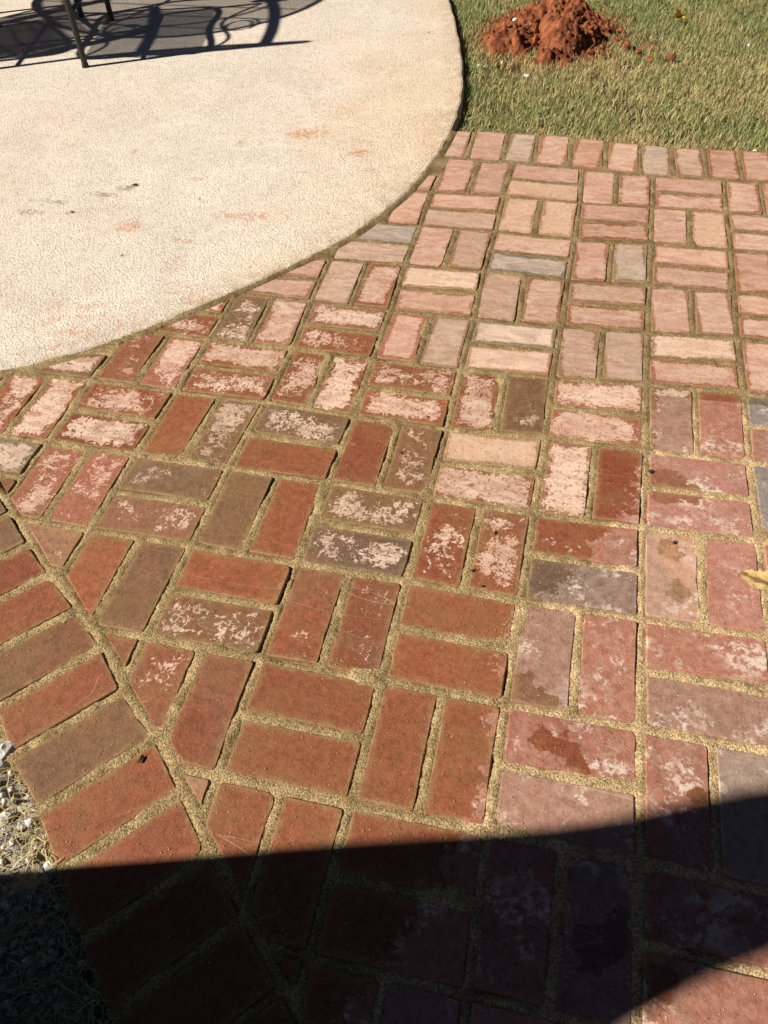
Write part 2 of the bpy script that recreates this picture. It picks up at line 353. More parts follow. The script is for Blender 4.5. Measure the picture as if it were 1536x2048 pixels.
tag(obj('concrete_slab', sm), kind='structure')

MOD = .22
def node(i, j):
    if (i, j) in NODES: return np.array(NODES[i, j])
    best = sorted(NODES, key=lambda k: (k[0]-i)**2+(k[1]-j)**2)[:2]
    off = np.mean([np.array(NODES[k])-np.array((k[0]*MOD, -k[1]*MOD)) for k in best], 0)
    w = math.exp(-.15*((best[0][0]-i)**2+(best[0][1]-j)**2))
    return np.array((i*MOD, -j*MOD))+off*w
# kerb line of the bordering course at lower left
INNER = [(-1.206, -1.816), (-1.125, -1.877), (-1.035, -1.944), (-.944, -2.014), (-.871, -2.088), (-.778, -2.158), (-.699, -2.237), (-.622, -2.316)]
for k in range(10): INNER.insert(0, (INNER[0][0]-.0835, INNER[0][1]+.0705))
for k in range(7): INNER.append((INNER[-1][0]+.080, INNER[-1][1]-.0735))
INNER = np.array(INNER); WD = np.array((-.655, -.755)); NB = np.array((.650, .760))
B0 = np.array((-.90, -2.06))
def bl_off(p): return (np.asarray(p)-line_pt(p))@NB
def line_pt(p):
    p = np.asarray(p); k = np.argmin(((INNER-p)**2).sum(1)); return INNER[k]
def clip(poly, pt, nv, off):
    """keep the side where (p-pt).n >= off"""
    out = []; m = len(poly)
    for a in range(m):
        p, q = poly[a], poly[(a+1) % m]; dp = (p-pt)@nv-off; dq = (q-pt)@nv-off
        if dp >= 0: out.append(p)
        if dp*dq < 0: out.append(p+(q-p)*dp/(dp-dq))
    return out
def area(poly):
    P = np.array(poly); x, y = P[:, 0], P[:, 1]; return .5*abs(np.dot(x, np.roll(y, -1))-np.dot(y, np.roll(x, -1)))

PAL = {'R': (.235, .074, .033), 'O': (.265, .086, .036), 'P': (.30, .108, .067), 'M': (.23, .106, .062), 'G': (.20, .145, .098), 'K': (.13, .080, .054),
       'B': (.175, .094, .047), 'T': (.38, .20, .11), 'Q': (.125, .12, .108), 'D': (.215, .055, .026)}
SEC = {'R': 'DORM', 'O': 'RRDT', 'P': 'PMRT', 'M': 'PGMB', 'G': 'GMTM', 'K': 'KGBM', 'B': 'BRGM', 'T': 'TPMG', 'Q': 'QQKG', 'D': 'RDOB'}
LEV = {0: (4.0, 1.0, .7), 1: (.84, .85, .66), 2: (.56, .85, .74), 3: (.24, .50, .80), 4: (.10, .14, .52), 5: (4.0, 1.0, .7)}
CELLS = {
 (-4, 0): 'P4 P4', (-3, 0): 'P4 M4', (-2, 0): 'P4 T4', (-1, 0): 'P4 P4', (0, 0): 'P4 P4', (1, 0): 'P4 P4', (2, 0): 'P4 M4',
 (-5, 1): 'T4 P4', (-4, 1): 'P4 P4', (-3, 1): 'P4 M4', (-2, 1): 'T4 T4', (-1, 1): 'P4 R4', (0, 1): 'P4 T4', (1, 1): 'P4 P4', (2, 1): 'P4 P4',
 (-5, 2): 'M4 P4', (-4, 2): 'Q4 M4', (-3, 2): 'P4 M4', (-2, 2): 'R4 Q4', (-1, 2): 'P4 G4', (0, 2): 'P4 P4', (1, 2): 'R4 M4', (2, 2): 'P4 P4',
 (-5, 3): 'P4 M4', (-4, 3): 'M4 R4', (-3, 3): 'Tc P4', (-2, 3): 'M4 R4', (-1, 3): 'M4 R4', (0, 3): 'P4 M4', (1, 3): 'P4 P4', (2, 3): 'M4 P4',
 (-6, 4): 'R3 R2', (-5, 4): 'B2 P3', (-4, 4): 'M3 R2', (-3, 4): 'P4 M4', (-2, 4): 'Gc Tc', (-1, 4): 'M4 M4', (0, 4): 'Tc P4', (1, 4): 'P4 R4', (2, 4): 'P4 P4',
 (-7, 5): 'B2 B3', (-6, 5): 'R1 P3', (-5, 5): 'R3 R2', (-4, 5): 'R2 R3', (-3, 5): 'R2 R3', (-2, 5): 'R3 B1', (-1, 5): 'P3 P3', (0, 5): 'M3 R5', (1, 5): 'Q5 R5', (2, 5): 'P5 R5',
 (-8, 6): 'R2 R3', (-7, 6): 'R3 R3', (-6, 6): 'D2 D3', (-5, 6): 'O0 B2', (-4, 6): 'B2 O0', (-3, 6): 'R0 B2', (-2, 6): 'T4 R3', (-1, 6): 'P3 D0', (0, 6): 'P5 P5', (1, 6): 'Q5 M5', (2, 6): 'P5 R5',
 (-7, 7): 'G3 B1', (-6, 7): 'P2 P2', (-5, 7): 'B1 M2', (-4, 7): 'B0 R0', (-3, 7): 'B2 K2', (-2, 7): 'R2 R2', (-1, 7): 'D1 K0', (0, 7): 'T5 P5', (1, 7): 'M5 G5', (2, 7): 'R5 P5',
 (-6, 8): 'T1 B0', (-5, 8): 'O0 B0', (-4, 8): 'O0 B2', (-3, 8): 'R1 R1', (-2, 8): 'O0 O0', (-1, 8): 'M5 R5', (0, 8): 'R5 M5', (1, 8): 'M5 R5', (2, 8): 'R5 P5',
 (-5, 9): 'R0 R0', (-4, 9): 'R1 R0', (-3, 9): 'R0 O0', (-2, 9): 'R0 O0', (-1, 9): 'D5 M5', (0, 9): 'R5 G5', (1, 9): 'P5 M5', (2, 9): 'M5 R5',
 (-4, 10): 'T0 R0', (-3, 10): 'R0 O0', (-2, 10): 'R0 O0', (-1, 10): 'D5 K5', (0, 10): 'D5 R5', (1, 10): 'R5 M5', (2, 10): 'R5 P5',
}
BASE_Z = -.05
patio = obj('brick_patio', mesh('brick_patio', [(-2.1, -3.05, BASE_Z), (.7, -3.05, BASE_Z), (.7, .25, BASE_Z), (-2.1, .25, BASE_Z)], [(0, 1, 2, 3)], M_SAND))
tag(patio, kind='structure')
BRICKS = []          # finished outlines, for the sand
def jit(a): return random.uniform(-a, a)
def make_brick(poly, cen, ang, half, code, small=False):
    """poly: convex outline in world xy; local frame at cen, rotated by ang"""
    if len(poly) < 3 or area(poly) < 2.2e-4: return
    ca, sa = math.cos(ang), math.sin(ang)
    L = [np.array(((p[0]-cen[0])*ca+(p[1]-cen[1])*sa, -(p[0]-cen[0])*sa+(p[1]-cen[1])*ca)) for p in poly]
    if sum(L[a][0]*L[(a+1) % len(L)][1]-L[a][1]*L[(a+1) % len(L)][0] for a in range(len(L))) < 0: L = L[::-1]
    # worn corners, wavy edges
    out = []; m = len(L)
    for a in range(m):
        p0, p, p1 = L[a-1], L[a], L[(a+1) % m]; r = random.uniform(.0025, .007)
        d0 = p0-p; d1 = p1-p; l0 = np.linalg.norm(d0); l1 = np.linalg.norm(d1)
        r = min(r, .3*l0, .3*l1)
        if random.random() < .06: r = min(r*2.4, .3*l0, .3*l1)
        u0 = d0/l0; u1 = d1/l1
        out += [p+u0*r, p+(u0+u1)*r*.29, p+u1*r]
        k = int((l1-2*r)/.017)
        for q in range(1, k): out.append(p+u1*(r+(l1-2*r)*q/k+jit(.003)))
    c = np.mean(out, 0); out2 = []
    for q in out:
        w = random.uniform(0, .0012)+(.0022*random.random() if random.random() < .1 else 0)
        d = c-q; out2.append(q+d/np.linalg.norm(d)*w)
    n = len(out2); V = []; F = []
    tx, ty, dz = jit(.012), jit(.012), jit(.0011)
    for ins, z in ((0, -.045), (0, -.0035), (.0008, -.0014), (.0026, 0)):
        for q in out2:
            d = c-q; s = q+d/np.linalg.norm(d)*ins
            V.append((s[0], s[1], z+dz+(tx*s[0]+ty*s[1] if z > -.03 else 0)))
    for k in range(3):
        for a in range(n): b = (a+1) % n; F.append((k*n+a, k*n+b, (k+1)*n+b, (k+1)*n+a))
    F.append(tuple(3*n+a for a in range(n)))
    me = mesh('brick', V, F, M_BRICK); nv = len(V)
    k1 = code[0]; lv = code[1]; k2 = random.choice(SEC[k1])
    c1 = np.array(PAL[k1])*random.uniform(.88, 1.12); c2 = np.array(PAL[k2])*random.uniform(.88, 1.12); c2 = c1*.5+c2*.5 if k1 not in 'QK' else c1*.7+c2*.3
    T, A, H = LEV[4] if lv == 'c' else LEV[int(lv)]
    if lv == 'c': H = .8
    T += jit(.08); H *= random.uniform(.8, 1.15)
    if lv in '4c': T += random.uniform(-.06, .10); A += random.uniform(-.06, .16)
    vattr(me, 'col1', np.tile(c1, (nv, 1))); vattr(me, 'col2', np.tile(c2, (nv, 1)))
    vattr(me, 'seed', np.tile(rng.uniform(0, 1, 3), (nv, 1))); vattr(me, 'half', np.tile((half[0], half[1], 0), (nv, 1)))
    vattr(me, 'dryness', np.tile((T, A, H), (nv, 1)))
    o = obj('brick', me, patio, (cen[0], cen[1], 0), ang)
    BRICKS.append(np.array([(cen[0]+q[0]*ca-q[1]*sa, cen[1]+q[0]*sa+q[1]*ca) for q in out2]))
G = .034
def lay(Q, code, ang_of='u'):
    """Q(u,v) bilinear corners [(0,0),(1,0),(1,1),(0,1)] in world"""
    poly = [np.array(q) for q in Q]; cen = np.mean(poly, 0)
    e = poly[1]-poly[0]; ang = math.atan2(e[1], e[0]); hx = np.linalg.norm(poly[1]-poly[0])/2; hy = np.linalg.norm(poly[3]-poly[0])/2
    s, nv, a = slab_side(np.array(cen[0]), np.array(cen[1]))
    if s < -.06: return
    if s < .14: poly = clip(poly, a, nv, .016)
    return poly, cen, ang, (hx, hy), code
for j in range(0, 12):
    for i in range(-9, 3):
        A, B, C, D = node(i, j), node(i+1, j), node(i+1, j+1), node(i, j+1)      # far-left, far-right, near-right, near-left
        f = lambda u, v: (A*(1-u)+B*u)*(1-v)+(D*(1-u)+C*u)*v
        codes = CELLS.get((i, j))
        codes = codes.split() if codes else [random.choice('RRRPMOD')+('0' if i < 0 else '5') for _ in '12']
        g = lambda: G+jit(.006)
        if (i+j) % 2 == 0: rects = [(g(), g(), 1-g(), .5-g()), (g(), .5+g(), 1-g(), 1-g())]
        else: rects = [(g(), g(), .5-g(), 1-g()), (.5+g(), g(), 1-g(), 1-g())]
        for (u0, v0, u1, v1), code in zip(rects, codes):
            Q = [f(u0, v1), f(u1, v1), f(u1, v0), f(u0, v0)]
            r = lay(Q, code)
            if r is None: continue
            poly, cen, ang, half, code = r
            if len(poly) < 3: continue
            lp = line_pt(cen)
            if (cen-lp)@NB < .16: poly = clip(poly, lp, NB, .010)
            if len(poly) < 3: continue
            if cen[1] < -2.75: continue
            make_brick(poly, cen, ang, half, code)
# far header course
xs = [-.70, -.598, -.48, -.374, -.257, -.142, -.029, .075, .178, .286, .395, .50, .60, .69]
topx = [-.75, -.67, -.377, -.144, .071, .377, .7]; topy = [.23, .232, .244, .223, .199, .216, .216]
hd = ['M4', 'P4', 'G4', 'P4', 'R4', 'P4', 'G4', 'M4', 'R4', 'R4', 'P4', 'M4', 'P4']
lowy = lambda x: np.interp(x, [-.666, -.441, -.218, .012, .226, .7], [.017, .012, -.001, -.019, -.015, -.015])
for k in range(len(xs)-1):
    a, b = xs[k]+.008, xs[k+1]-.008; sk = .012*(k % 3-1)*.3
    Q = [(a, lowy(a)+.009), (b, lowy(b)+.009), (b+sk-.008, np.interp(b, topx, topy)+jit(.003)), (a+sk-.008, np.interp(a, topx, topy)+jit(.003))]
    r = lay(Q, hd[k])
    if r and len(r[0]) > 2: make_brick(*r)
# border course at lower left
bc = ['R0']*7+['B0', 'K0', 'B0', 'D0', 'R0', 'B0', 'R0', 'B0', 'O0', 'R0', 'D0']+['R0', 'D0']*6
for k in range(len(INNER)-1):
    if INNER[k][0] < -1.62 and INNER[k][1] > -1.4: continue
    a, b = INNER[k], INNER[k+1]; tdir = (b-a)/np.linalg.norm(b-a); w = .0075
    ln = .205+jit(.004)
    Q = [a+tdir*w+WD*.008, a+tdir*w+WD*ln, b-tdir*w+WD*ln, b-tdir*w+WD*.008]
    r = lay(Q, bc[k])
    if r and len(r[0]) > 2: make_brick(*r)
print('bricks', len(BRICKS))

# ------------------------------------------------------------------ sand swept into the joints
STEP = .004; X0, X1, Y0, Y1 = -1.78, .70, -2.95, .235
gx = np.arange(X0, X1, STEP); gy = np.arange(Y0, Y1, STEP); GX, GY = np.meshgrid(gx, gy, indexing='ij')
IN = np.full(GX.shape, -.03)            # >0: inside a brick, by that much
for P in BRICKS:
    lo = P.min(0)-.02; hi = P.max(0)+.02
    a0, a1 = np.searchsorted(gx, (lo[0], hi[0])); b0, b1 = np.searchsorted(gy, (lo[1], hi[1]))
    if a1 <= a0 or b1 <= b0: continue
    hx = P; m = len(hx); sx = GX[a0:a1, b0:b1]; sy = GY[a0:a1, b0:b1]; d = np.full(sx.shape, 9.0)
    for q in range(m):
        p0, p1 = hx[q], hx[(q+1) % m]; e = p1-p0; l = np.linalg.norm(e)
        if l < .004: continue
        d = np.minimum(d, ((sy-p0[1])*e[0]-(sx-p0[0])*e[1])/l)
    IN[a0:a1, b0:b1] = np.maximum(IN[a0:a1, b0:b1], d)
sdist = np.full(GX.shape, 1.0); near = np.zeros(GX.shape, bool)
for i in range(0, len(gx)):
    ys = GY[i]; s_, _, _ = slab_side(GX[i][::4], ys[::4]); sdist[i] = np.interp(ys, ys[::4], s_)
lineo = np.full(GX.shape, 1.0)
tl = (INNER[-1]-INNER[0]); tl = tl/np.linalg.norm(tl)
ci = np.interp(((GX-INNER[0][0])*tl[0]+(GY-INNER[0][1])*tl[1]), ((INNER-INNER[0])@tl), (INNER-INNER[0])@NB)
lineo = (GX-INNER[0][0])*NB[0]+(GY-INNER[0][1])*NB[1]-ci
ok = (IN < .008) & (sdist > -.006+.004*fnoise(GX, GY, 60, 5, 2)) & (lineo > -.213+.004*fnoise(GX, GY, 50, 6, 2)) & (GY < np.interp(GX, topx, topy)+.002)
edge = np.clip(-IN/.008, 0, 1)         # 0 at the brick edge, 1 in the middle of the joint
low = sstep(.15, .7, fnoise(GX, GY, 7, 1, 3))
Z = -.0036+.0034*edge+.0016*fnoise(GX, GY, 45, 2, 3)+rng.normal(0, .0006, GX.shape)-.0045*low*(1-.5*edge)
over = sstep(.55, 1.0, fnoise(GX, GY, 11, 3, 3))
Z += .0035*over*(lineo < 1.2)*(GY < -.9)
Z += .004*np.exp(-(sdist/.012)**2)
idx = -np.ones(GX.shape, int); idx[ok] = np.arange(ok.sum())
q = ok[:-1, :-1] & ok[1:, :-1] & ok[1:, 1:] & ok[:-1, 1:]
Fq = np.stack([idx[:-1, :-1][q], idx[1:, :-1][q], idx[1:, 1:][q], idx[:-1, 1:][q]], -1)
jx = rng.uniform(-.001, .001, GX.shape); jy = rng.uniform(-.001, .001, GX.shape)
sand = obj('sand_joint', mesh('sand_joint', np.stack([(GX+jx)[ok], (GY+jy)[ok], Z[ok]], -1), Fq, M_SAND), patio)
tag(sand, kind='stuff')

M_GRAIN = plain('loose_grain', (.62, .46, .26), .9, .3, 300, .2, .001)
# loose grains left on the bricks
def octa(C, R, seed=0):
    r = np.random.default_rng(seed); n = len(C)
    U = np.array([(1, 0, 0), (-1, 0, 0), (0, 1, 0), (0, -1, 0), (0, 0, 1), (0, 0, -1)], float)
    V = C[:, None, :]+U[None]*R[:, None, None]*r.uniform(.6, 1.25, (n, 6, 1))+r.normal(0, .15, (n, 6, 3))*R[:, None, None]
    T = np.array([(0, 2, 4), (2, 1, 4), (1, 3, 4), (3, 0, 4), (2, 0, 5), (1, 2, 5), (3, 1, 5), (0, 3, 5)])
    return V.reshape(-1, 3), (T[None]+6*np.arange(n)[:, None, None]).reshape(-1, 3)
n = 16000
gxr = rng.uniform(-1.4, .5, n*3); gyr = rng.uniform(-2.7, -.6, n*3)
ia = np.clip(((gxr-X0)/STEP).astype(int), 0, len(gx)-1); ib = np.clip(((gyr-Y0)/STEP).astype(int), 0, len(gy)-1)
inn = IN[ia, ib]; keep = (inn > .001) & (rng.uniform(0, 1, n*3) < (.25+.75*np.exp(-inn/.012))*(.25+.75*sstep(-.3, .6, fnoise(gxr, gyr, 5, 8, 2)))*sstep(-.4, -1.6, gyr))
C = np.stack([gxr[keep], gyr[keep], np.full(keep.sum(), .0006)], -1)[:n]
V, T = octa(C, rng.uniform(.0005, .00125, len(C)), 3)
tag(obj('sand_grains', mesh('sand_grains', V, T, M_GRAIN)), 'loose sand grains scattered over the bricks', 'sand', kind='stuff')

# ------------------------------------------------------------------ clay mound and lawn
M_CLAY = clay_material(); M_BLADE = blade_material('grass_blade'); M_STRAW = blade_material('dry_straw', .1)
MC = np.array((-.42, 1.40)); N = 190; half = .52
ax = np.linspace(-half, half, N); HX, HY = np.meshgrid(ax, ax, indexing='ij'); wx = HX+MC[0]; wy = HY+MC[1]
def lump(cx, cy, rx, ry, h, p=2.0): return h*np.clip(1-(((wx-cx)/rx)**2+((wy-cy)/ry)**2), 0, 1)**(1/p)
w1 = .05*fnoise(wx, wy, 5, 21, 3)
hh = .08*np.exp(-(((HX+w1)/.23)**2+((HY+w1)/.27)**2))-.02
hh = np.maximum(hh, lump(-.59, 1.25, .14, .19, .095, 1.6)+.02*fnoise(wx, wy, 14, 22, 4)-.035)
hh = np.maximum(hh, lump(-.385, 1.28, .15, .21, .135, 1.9)+.018*fnoise(wx, wy, 12, 23, 4)-.035)
hh = np.maximum(hh, lump(-.43, 1.52, .22, .20, .11, 1.6)+.02*fnoise(wx, wy, 12, 24, 4)-.03)
hh = np.maximum(hh, lump(-.27, 1.29, .07, .10, .07, 1.6)+.02*fnoise(wx, wy, 18, 25, 4)-.03)
hh = np.maximum(hh, lump(-.39, 1.045, .10, .06, .055, 1.3)+.015*fnoise(wx, wy, 22, 26, 4)-.02)
crack = np.abs(wx+.475+.03*fnoise(wx, wy, 9, 27, 3)+.10*(wy-1.25)); hh -= .07*np.exp(-(crack/.012)**2)*sstep(1.02, 1.15, wy)
hh += .013*fnoise(wx, wy, 24, 31, 2)*sstep(0, .05, hh)+.016*np.abs(fnoise(wx, wy, 48, 28, 3, .7))-.006+.006*vnoise(wx, wy, 130, 33)+rng.normal(0, .0012, HX.shape)
rim = sstep(.40, .50, np.sqrt(HX**2+HY**2)+.04*fnoise(wx, wy, 8, 29, 3)); hh = hh*(1-rim)-.05*rim
ii = np.arange(N*N).reshape(N, N)
Fq = np.stack([ii[:-1, :-1], ii[1:, :-1], ii[1:, 1:], ii[:-1, 1:]], -1).reshape(-1, 4)
mound = obj('dirt_mound', mesh('dirt_mound', np.stack([HX, HY, hh-.035], -1).reshape(-1, 3), Fq, M_CLAY), None, (MC[0], MC[1], 0))
tag(mound, 'mound of crumbly red clay heaped on the grass', 'dirt mound')
def lumpy(r, seed, sub=2, amp=.3):
    rr = np.random.default_rng(seed)
    import bmesh
    bm = bmesh.new(); bmesh.ops.create_icosphere(bm, subdivisions=sub, radius=1)
    K = rr.normal(0, 1, (6, 3))*1.6; ph = rr.uniform(0, 6, 6); sc = rr.uniform(.7, 1.2, 3)
    V = []
    for v in bm.verts:
        c = np.array(v.co); d = 1+amp*sum(math.sin(K[k]@c*1.3+ph[k]) for k in range(6))/2.4
        d += amp*.25*rr.normal()
        V.append(c*d*sc*r)
    F = [tuple(x.index for x in f.verts) for f in bm.faces]; bm.free()
    return V, F
clodm = [mesh('clod', *lumpy(1.0, 40+k), M_CLAY) for k in range(5)]
def hmound(x, y):
    a = int(np.clip((x-MC[0]+half)/(2*half)*(N-1), 0, N-1)); b = int(np.clip((y-MC[1]+half)/(2*half)*(N-1), 0, N-1)); return hh[a, b]-.035
for k in range(150):
    a = random.uniform(math.pi*.9, math.pi*2.05); r = random.uniform(.10, .38)
    x, y = MC[0]+r*math.cos(a)*.85, MC[1]-.03+r*math.sin(a); s = random.choice((.004, .005, .006, .008, .010, .014))
    o = obj('clod', clodm[k % 5], mound, (x-MC[0], y-MC[1], hmound(x, y)+s*.3), random.uniform(0, 6)); o.scale = (s, s*.9, s*.75)

n = 190000
bx = rng.uniform(-1.2, 1.15, n); by = rng.uniform(.2, 2.35, n)
far = (by > 1.95) | (bx > .75)
sdi = np.concatenate([slab_side(bx[k:k+5000], by[k:k+5000])[0] for k in range(0, n, 5000)])
mi = np.clip(((bx-MC[0]+half)/(2*half)*(N-1)).astype(int), 0, N-1); mj = np.clip(((by-MC[1]+half)/(2*half)*(N-1)).astype(int), 0, N-1)
inm = (np.abs(bx-MC[0]) < half) & (np.abs(by-MC[1]) < half); hm = np.where(inm, hh[mi, mj]-.035, -.2)
ptch = fnoise(bx, by, 3.2, 51, 3); fine = fnoise(bx, by, 14, 52, 3)
keep = (sdi > .008) & (by > np.interp(bx, topx, topy)-.002) & ~((hm > -.045) & (rng.uniform(0, 1, n) < sstep(-.052, -.02, hm)*1.0))
keep &= ~(far & (rng.uniform(0, 1, n) < .6))
# trodden soil showing between mound and slab
bare = np.exp(-(((bx+.58)/.12)**2+((by-.93)/.10)**2)); keep &= rng.uniform(0, 1, n) > bare*.78
keep &= rng.uniform(0, 1, n) > .6*sstep(.0, .8, fine)
bx, by, ptch, fine, sdi, bare = [a[keep] for a in (bx, by, ptch, fine, sdi, bare)]; n = len(bx)
dry = .53+.42*ptch+.22*fine-.28*sstep(.9, 1.9, by)-.35*np.exp(-sdi/.10)+.40*np.exp(-(((bx+.06)/.22)**2+((by-.30)/.16)**2))+.15*np.exp(-(by-.22)/.12)
dry = np.clip(dry+rng.normal(0, .22, n), 0, 1)[:, None]
g1 = np.array((.14, .18, .045)); g2 = np.array((.34, .37, .13)); s1 = np.array((.56, .46, .23)); s2 = np.array((.38, .29, .13)); ol = np.array((.26, .25, .13))
u = rng.uniform(0, 1, (n, 1)); green = g1*(1-u)+g2*u; straw = s1*(1-u)+s2*u
isd = rng.uniform(0, 1, (n, 1)) < dry*.9
colr = np.where(isd, straw, green*.65+ol*.35*1.0)*rng.uniform(.85, 1.6, (n, 1))
Lb = rng.uniform(.018, .038, n)*(1+.35*np.exp(-sdi/.06)); wb = rng.uniform(.0008, .0017, n)
th = rng.uniform(0, 2*math.pi, n); lean = rng.uniform(.25, 1.25, n); fa = rng.uniform(0, 2*math.pi, n)
z0 = np.full(n, -.052)+rng.uniform(0, .008, n)
dx, dy = np.cos(th), np.sin(th); px, py = -dy, dx
mx = bx+dx*Lb*.5*np.sin(lean*.6); my = by+dy*Lb*.5*np.sin(lean*.6); mz = z0+Lb*.5*np.cos(lean*.6)
tx = mx+dx*Lb*.55*np.sin(np.minimum(lean*1.35, 1.62)); ty = my+dy*Lb*.55*np.sin(np.minimum(lean*1.35, 1.62)); tz = mz+Lb*.55*np.cos(np.minimum(lean*1.35, 1.62))
V = np.stack([np.stack([bx-px*wb, by-py*wb, z0], -1), np.stack([bx+px*wb, by+py*wb, z0], -1),
              np.stack([mx+px*wb*.85, my+py*wb*.85, mz], -1), np.stack([mx-px*wb*.85, my-py*wb*.85, mz], -1),
              np.stack([tx, ty, tz], -1)], 1).reshape(-1, 3)
k5 = 5*np.arange(n)[:, None]
T = np.concatenate([k5+np.array((0, 1, 2)), k5+np.array((0, 2, 3)), k5+np.array((3, 2, 4))])
me = mesh('grass', V, T, M_BLADE); vattr(me, 'col', np.repeat(colr, 5, 0))
tag(obj('grass', me), 'short mown grass, green mixed with straw, beside the bricks', 'grass', kind='stuff')

# ------------------------------------------------------------------ dry verge at lower left
M_SOIL = soil_material('verge_soil', (.22, .185, .14), (.58, .53, .45), 60)
st = .008; vx = np.arange(-2.3, -.2, st); vy = np.arange(-3.4, -1.55, st); VX, VY = np.meshgrid(vx, vy, indexing='ij')
lo = (VX-INNER[0][0])*NB[0]+(VY-INNER[0][1])*NB[1]-np.interp(((VX-INNER[0][0])*tl[0]+(VY-INNER[0][1])*tl[1]), ((INNER-INNER[0])@tl), (INNER-INNER[0])@NB)
okv = (lo < -.200) & (slab_side(VX, VY)[0] > -.01 if False else True)
VZ = -.016-.012*sstep(-.20, -.23, lo)*0-.004+.011*fnoise(VX, VY, 22, 61, 4, .6)+rng.normal(0, .0012, VX.shape)-.010*np.exp(-((lo+.215)/.012)**2)
id_ = -np.ones(VX.shape, int); id_[okv] = np.arange(okv.sum()); q = okv[:-1, :-1] & okv[1:, :-1] & okv[1:, 1:] & okv[:-1, 1:]
tag(obj('soil_verge', mesh('soil_verge', np.stack([VX[okv], VY[okv], VZ[okv]], -1), np.stack([id_[:-1, :-1][q], id_[1:, :-1][q], id_[1:, 1:][q], id_[:-1, 1:][q]], -1), M_SOIL)), kind='structure')
n = 8000; cx = rng.uniform(-1.25, -.60, n); cy = rng.uniform(-2.75, -2.05, n)
lo2 = (cx-INNER[0][0])*NB[0]+(cy-INNER[0][1])*NB[1]-np.interp(((cx-INNER[0][0])*tl[0]+(cy-INNER[0][1])*tl[1]), ((INNER-INNER[0])@tl), (INNER-INNER[0])@NB)
kp = (lo2 < -.206) & (rng.uniform(0, 1, n) < .35+.65*sstep(-.3, .5, fnoise(cx, cy, 9, 62, 2))); cx, cy = cx[kp], cy[kp]; n = len(cx)
th = rng.uniform(0, 2*math.pi, n); L = rng.uniform(.012, .055, n); w = rng.uniform(.0004, .0010, n); bend = rng.normal(0, .28, n)
P = []
for s in (0, .35, .7, 1.0):
    a = th+bend*s; P.append(np.stack([cx+np.cos(a)*L*(s-.5), cy+np.sin(a)*L*(s-.5), -.012+.012*np.sin(s*3.1)*rng.uniform(.2, 1.3, n)+rng.uniform(-.006, .006, n)], -1))
off = np.stack([-np.sin(th)*w, np.cos(th)*w, np.zeros(n)], -1)
V = np.stack([x for p in P for x in (p-off, p+off)], 1).reshape(-1, 3); k8 = 8*np.arange(n)[:, None]
T = np.concatenate([k8+np.array((2*s, 2*s+1, 2*s+3, 2*s+2)) for s in range(3)])
me = mesh('dry_straw', V, T, M_STRAW); u = rng.uniform(0, 1, (n, 1)); c_ = np.array((.62, .50, .22))*(1-u)+np.array((.34, .26, .10))*u
vattr(me, 'col', np.repeat(c_, 8, 0))
tag(obj('dry_straw', me), 'tangled dry straw lying on the soil verge', 'straw', kind='stuff')
n = 1600; cx = rng.uniform(-1.4, -.5, n*2); cy = rng.uniform(-2.8, -1.95, n*2)
lo2 = (cx-INNER[0][0])*NB[0]+(cy-INNER[0][1])*NB[1]-np.interp(((cx-INNER[0][0])*tl[0]+(cy-INNER[0][1])*tl[1]), ((INNER-INNER[0])@tl), (INNER-INNER[0])@NB)
kp = lo2 < -.214; C = np.stack([cx[kp], cy[kp], np.full(kp.sum(), -.012)], -1)
M_CRUMB = plain('mortar_crumb', (.66, .61, .53), .95, .4, 90, .8, .003)
V, T = octa(C, rng.uniform(.0015, .008, len(C)), 5)
tag(obj('soil_crumbs', mesh('soil_crumbs', V, T, M_CRUMB)), 'grey soil and mortar crumbs on the verge', 'crumbs', kind='stuff')

# ------------------------------------------------------------------ small things
M_WHITE = plain('pale_mortar', (.66, .62, .55), .95, .3, 70, .9, .005)
def pebble(name, x, y, z, s, label, cat, mat, seed, group=None, sc=(1, .8, .65)):
    o = obj(name, mesh(name, *lumpy(1.0, seed, 3, .22), mat, False), None, (x, y, z), seed*1.3); o.scale = tuple(s*k for k in sc); return tag(o, label, cat, group)
pebble('mortar_lump', -1.022, -2.243, -.010, .024, 'large pale mortar lump at the photo edge beside the border bricks', 'mortar', M_WHITE, 71)
pebble('mortar_lump', -.855, -2.385, -.010, .017, 'smaller grey mortar lump touching the border brick at the shadow edge', 'mortar', M_WHITE, 72, sc=(1, .7, .7))
pebble('mortar_lump', -.965, -2.33, -.012, .012, 'small grey mortar lump in the straw between two bigger lumps', 'mortar', M_WHITE, 73)
for k, (x, y, z, s, lb) in enumerate([
    (-.578, 1.17, .075, .009, 'white stone chip high on the left lump of the clay mound'), (-.60, .985, -.03, .010, 'white stone chip on bare soil in front of the clay mound'),
    (-.485, .845, -.028, .010, 'white stone chip in grass below the clay mound'), (-.69, .93, -.03, .010, 'white stone chip in grass against the concrete slab edge'),
    (.34, .235, -.015, .012, 'white stone chip at the brick edge, rightmost along the header course'), (.225, .222, -.015, .007, 'tiny white stone chip left of another chip at the brick edge'),
    (.40, 1.30, -.03, .010, 'white stone chip far right in the open lawn')]):
    pebble('stone_chip', x, y, z, s, lb, 'stone', M_WHITE, 80+k, 'white stone chips in the lawn')
for k, (x, y, s, lb) in enumerate([(-.05, 1.14, .016, 'red clay clod on the lawn, nearest to the mound'), (-.005, 1.06, .014, 'red clay clod on the lawn, second from the mound'),
                                   (.078, 1.09, .017, 'red clay clod on the lawn, farthest right of the mound'), (-.10, 1.22, .018, 'flat red clay crumbs spilled off the right of the mound')]):
    pebble('clay_clod', x, y, -.018, s, lb, 'clod', M_CLAY, 95+k, 'clay clods on the lawn', (1.2, .8, .6))
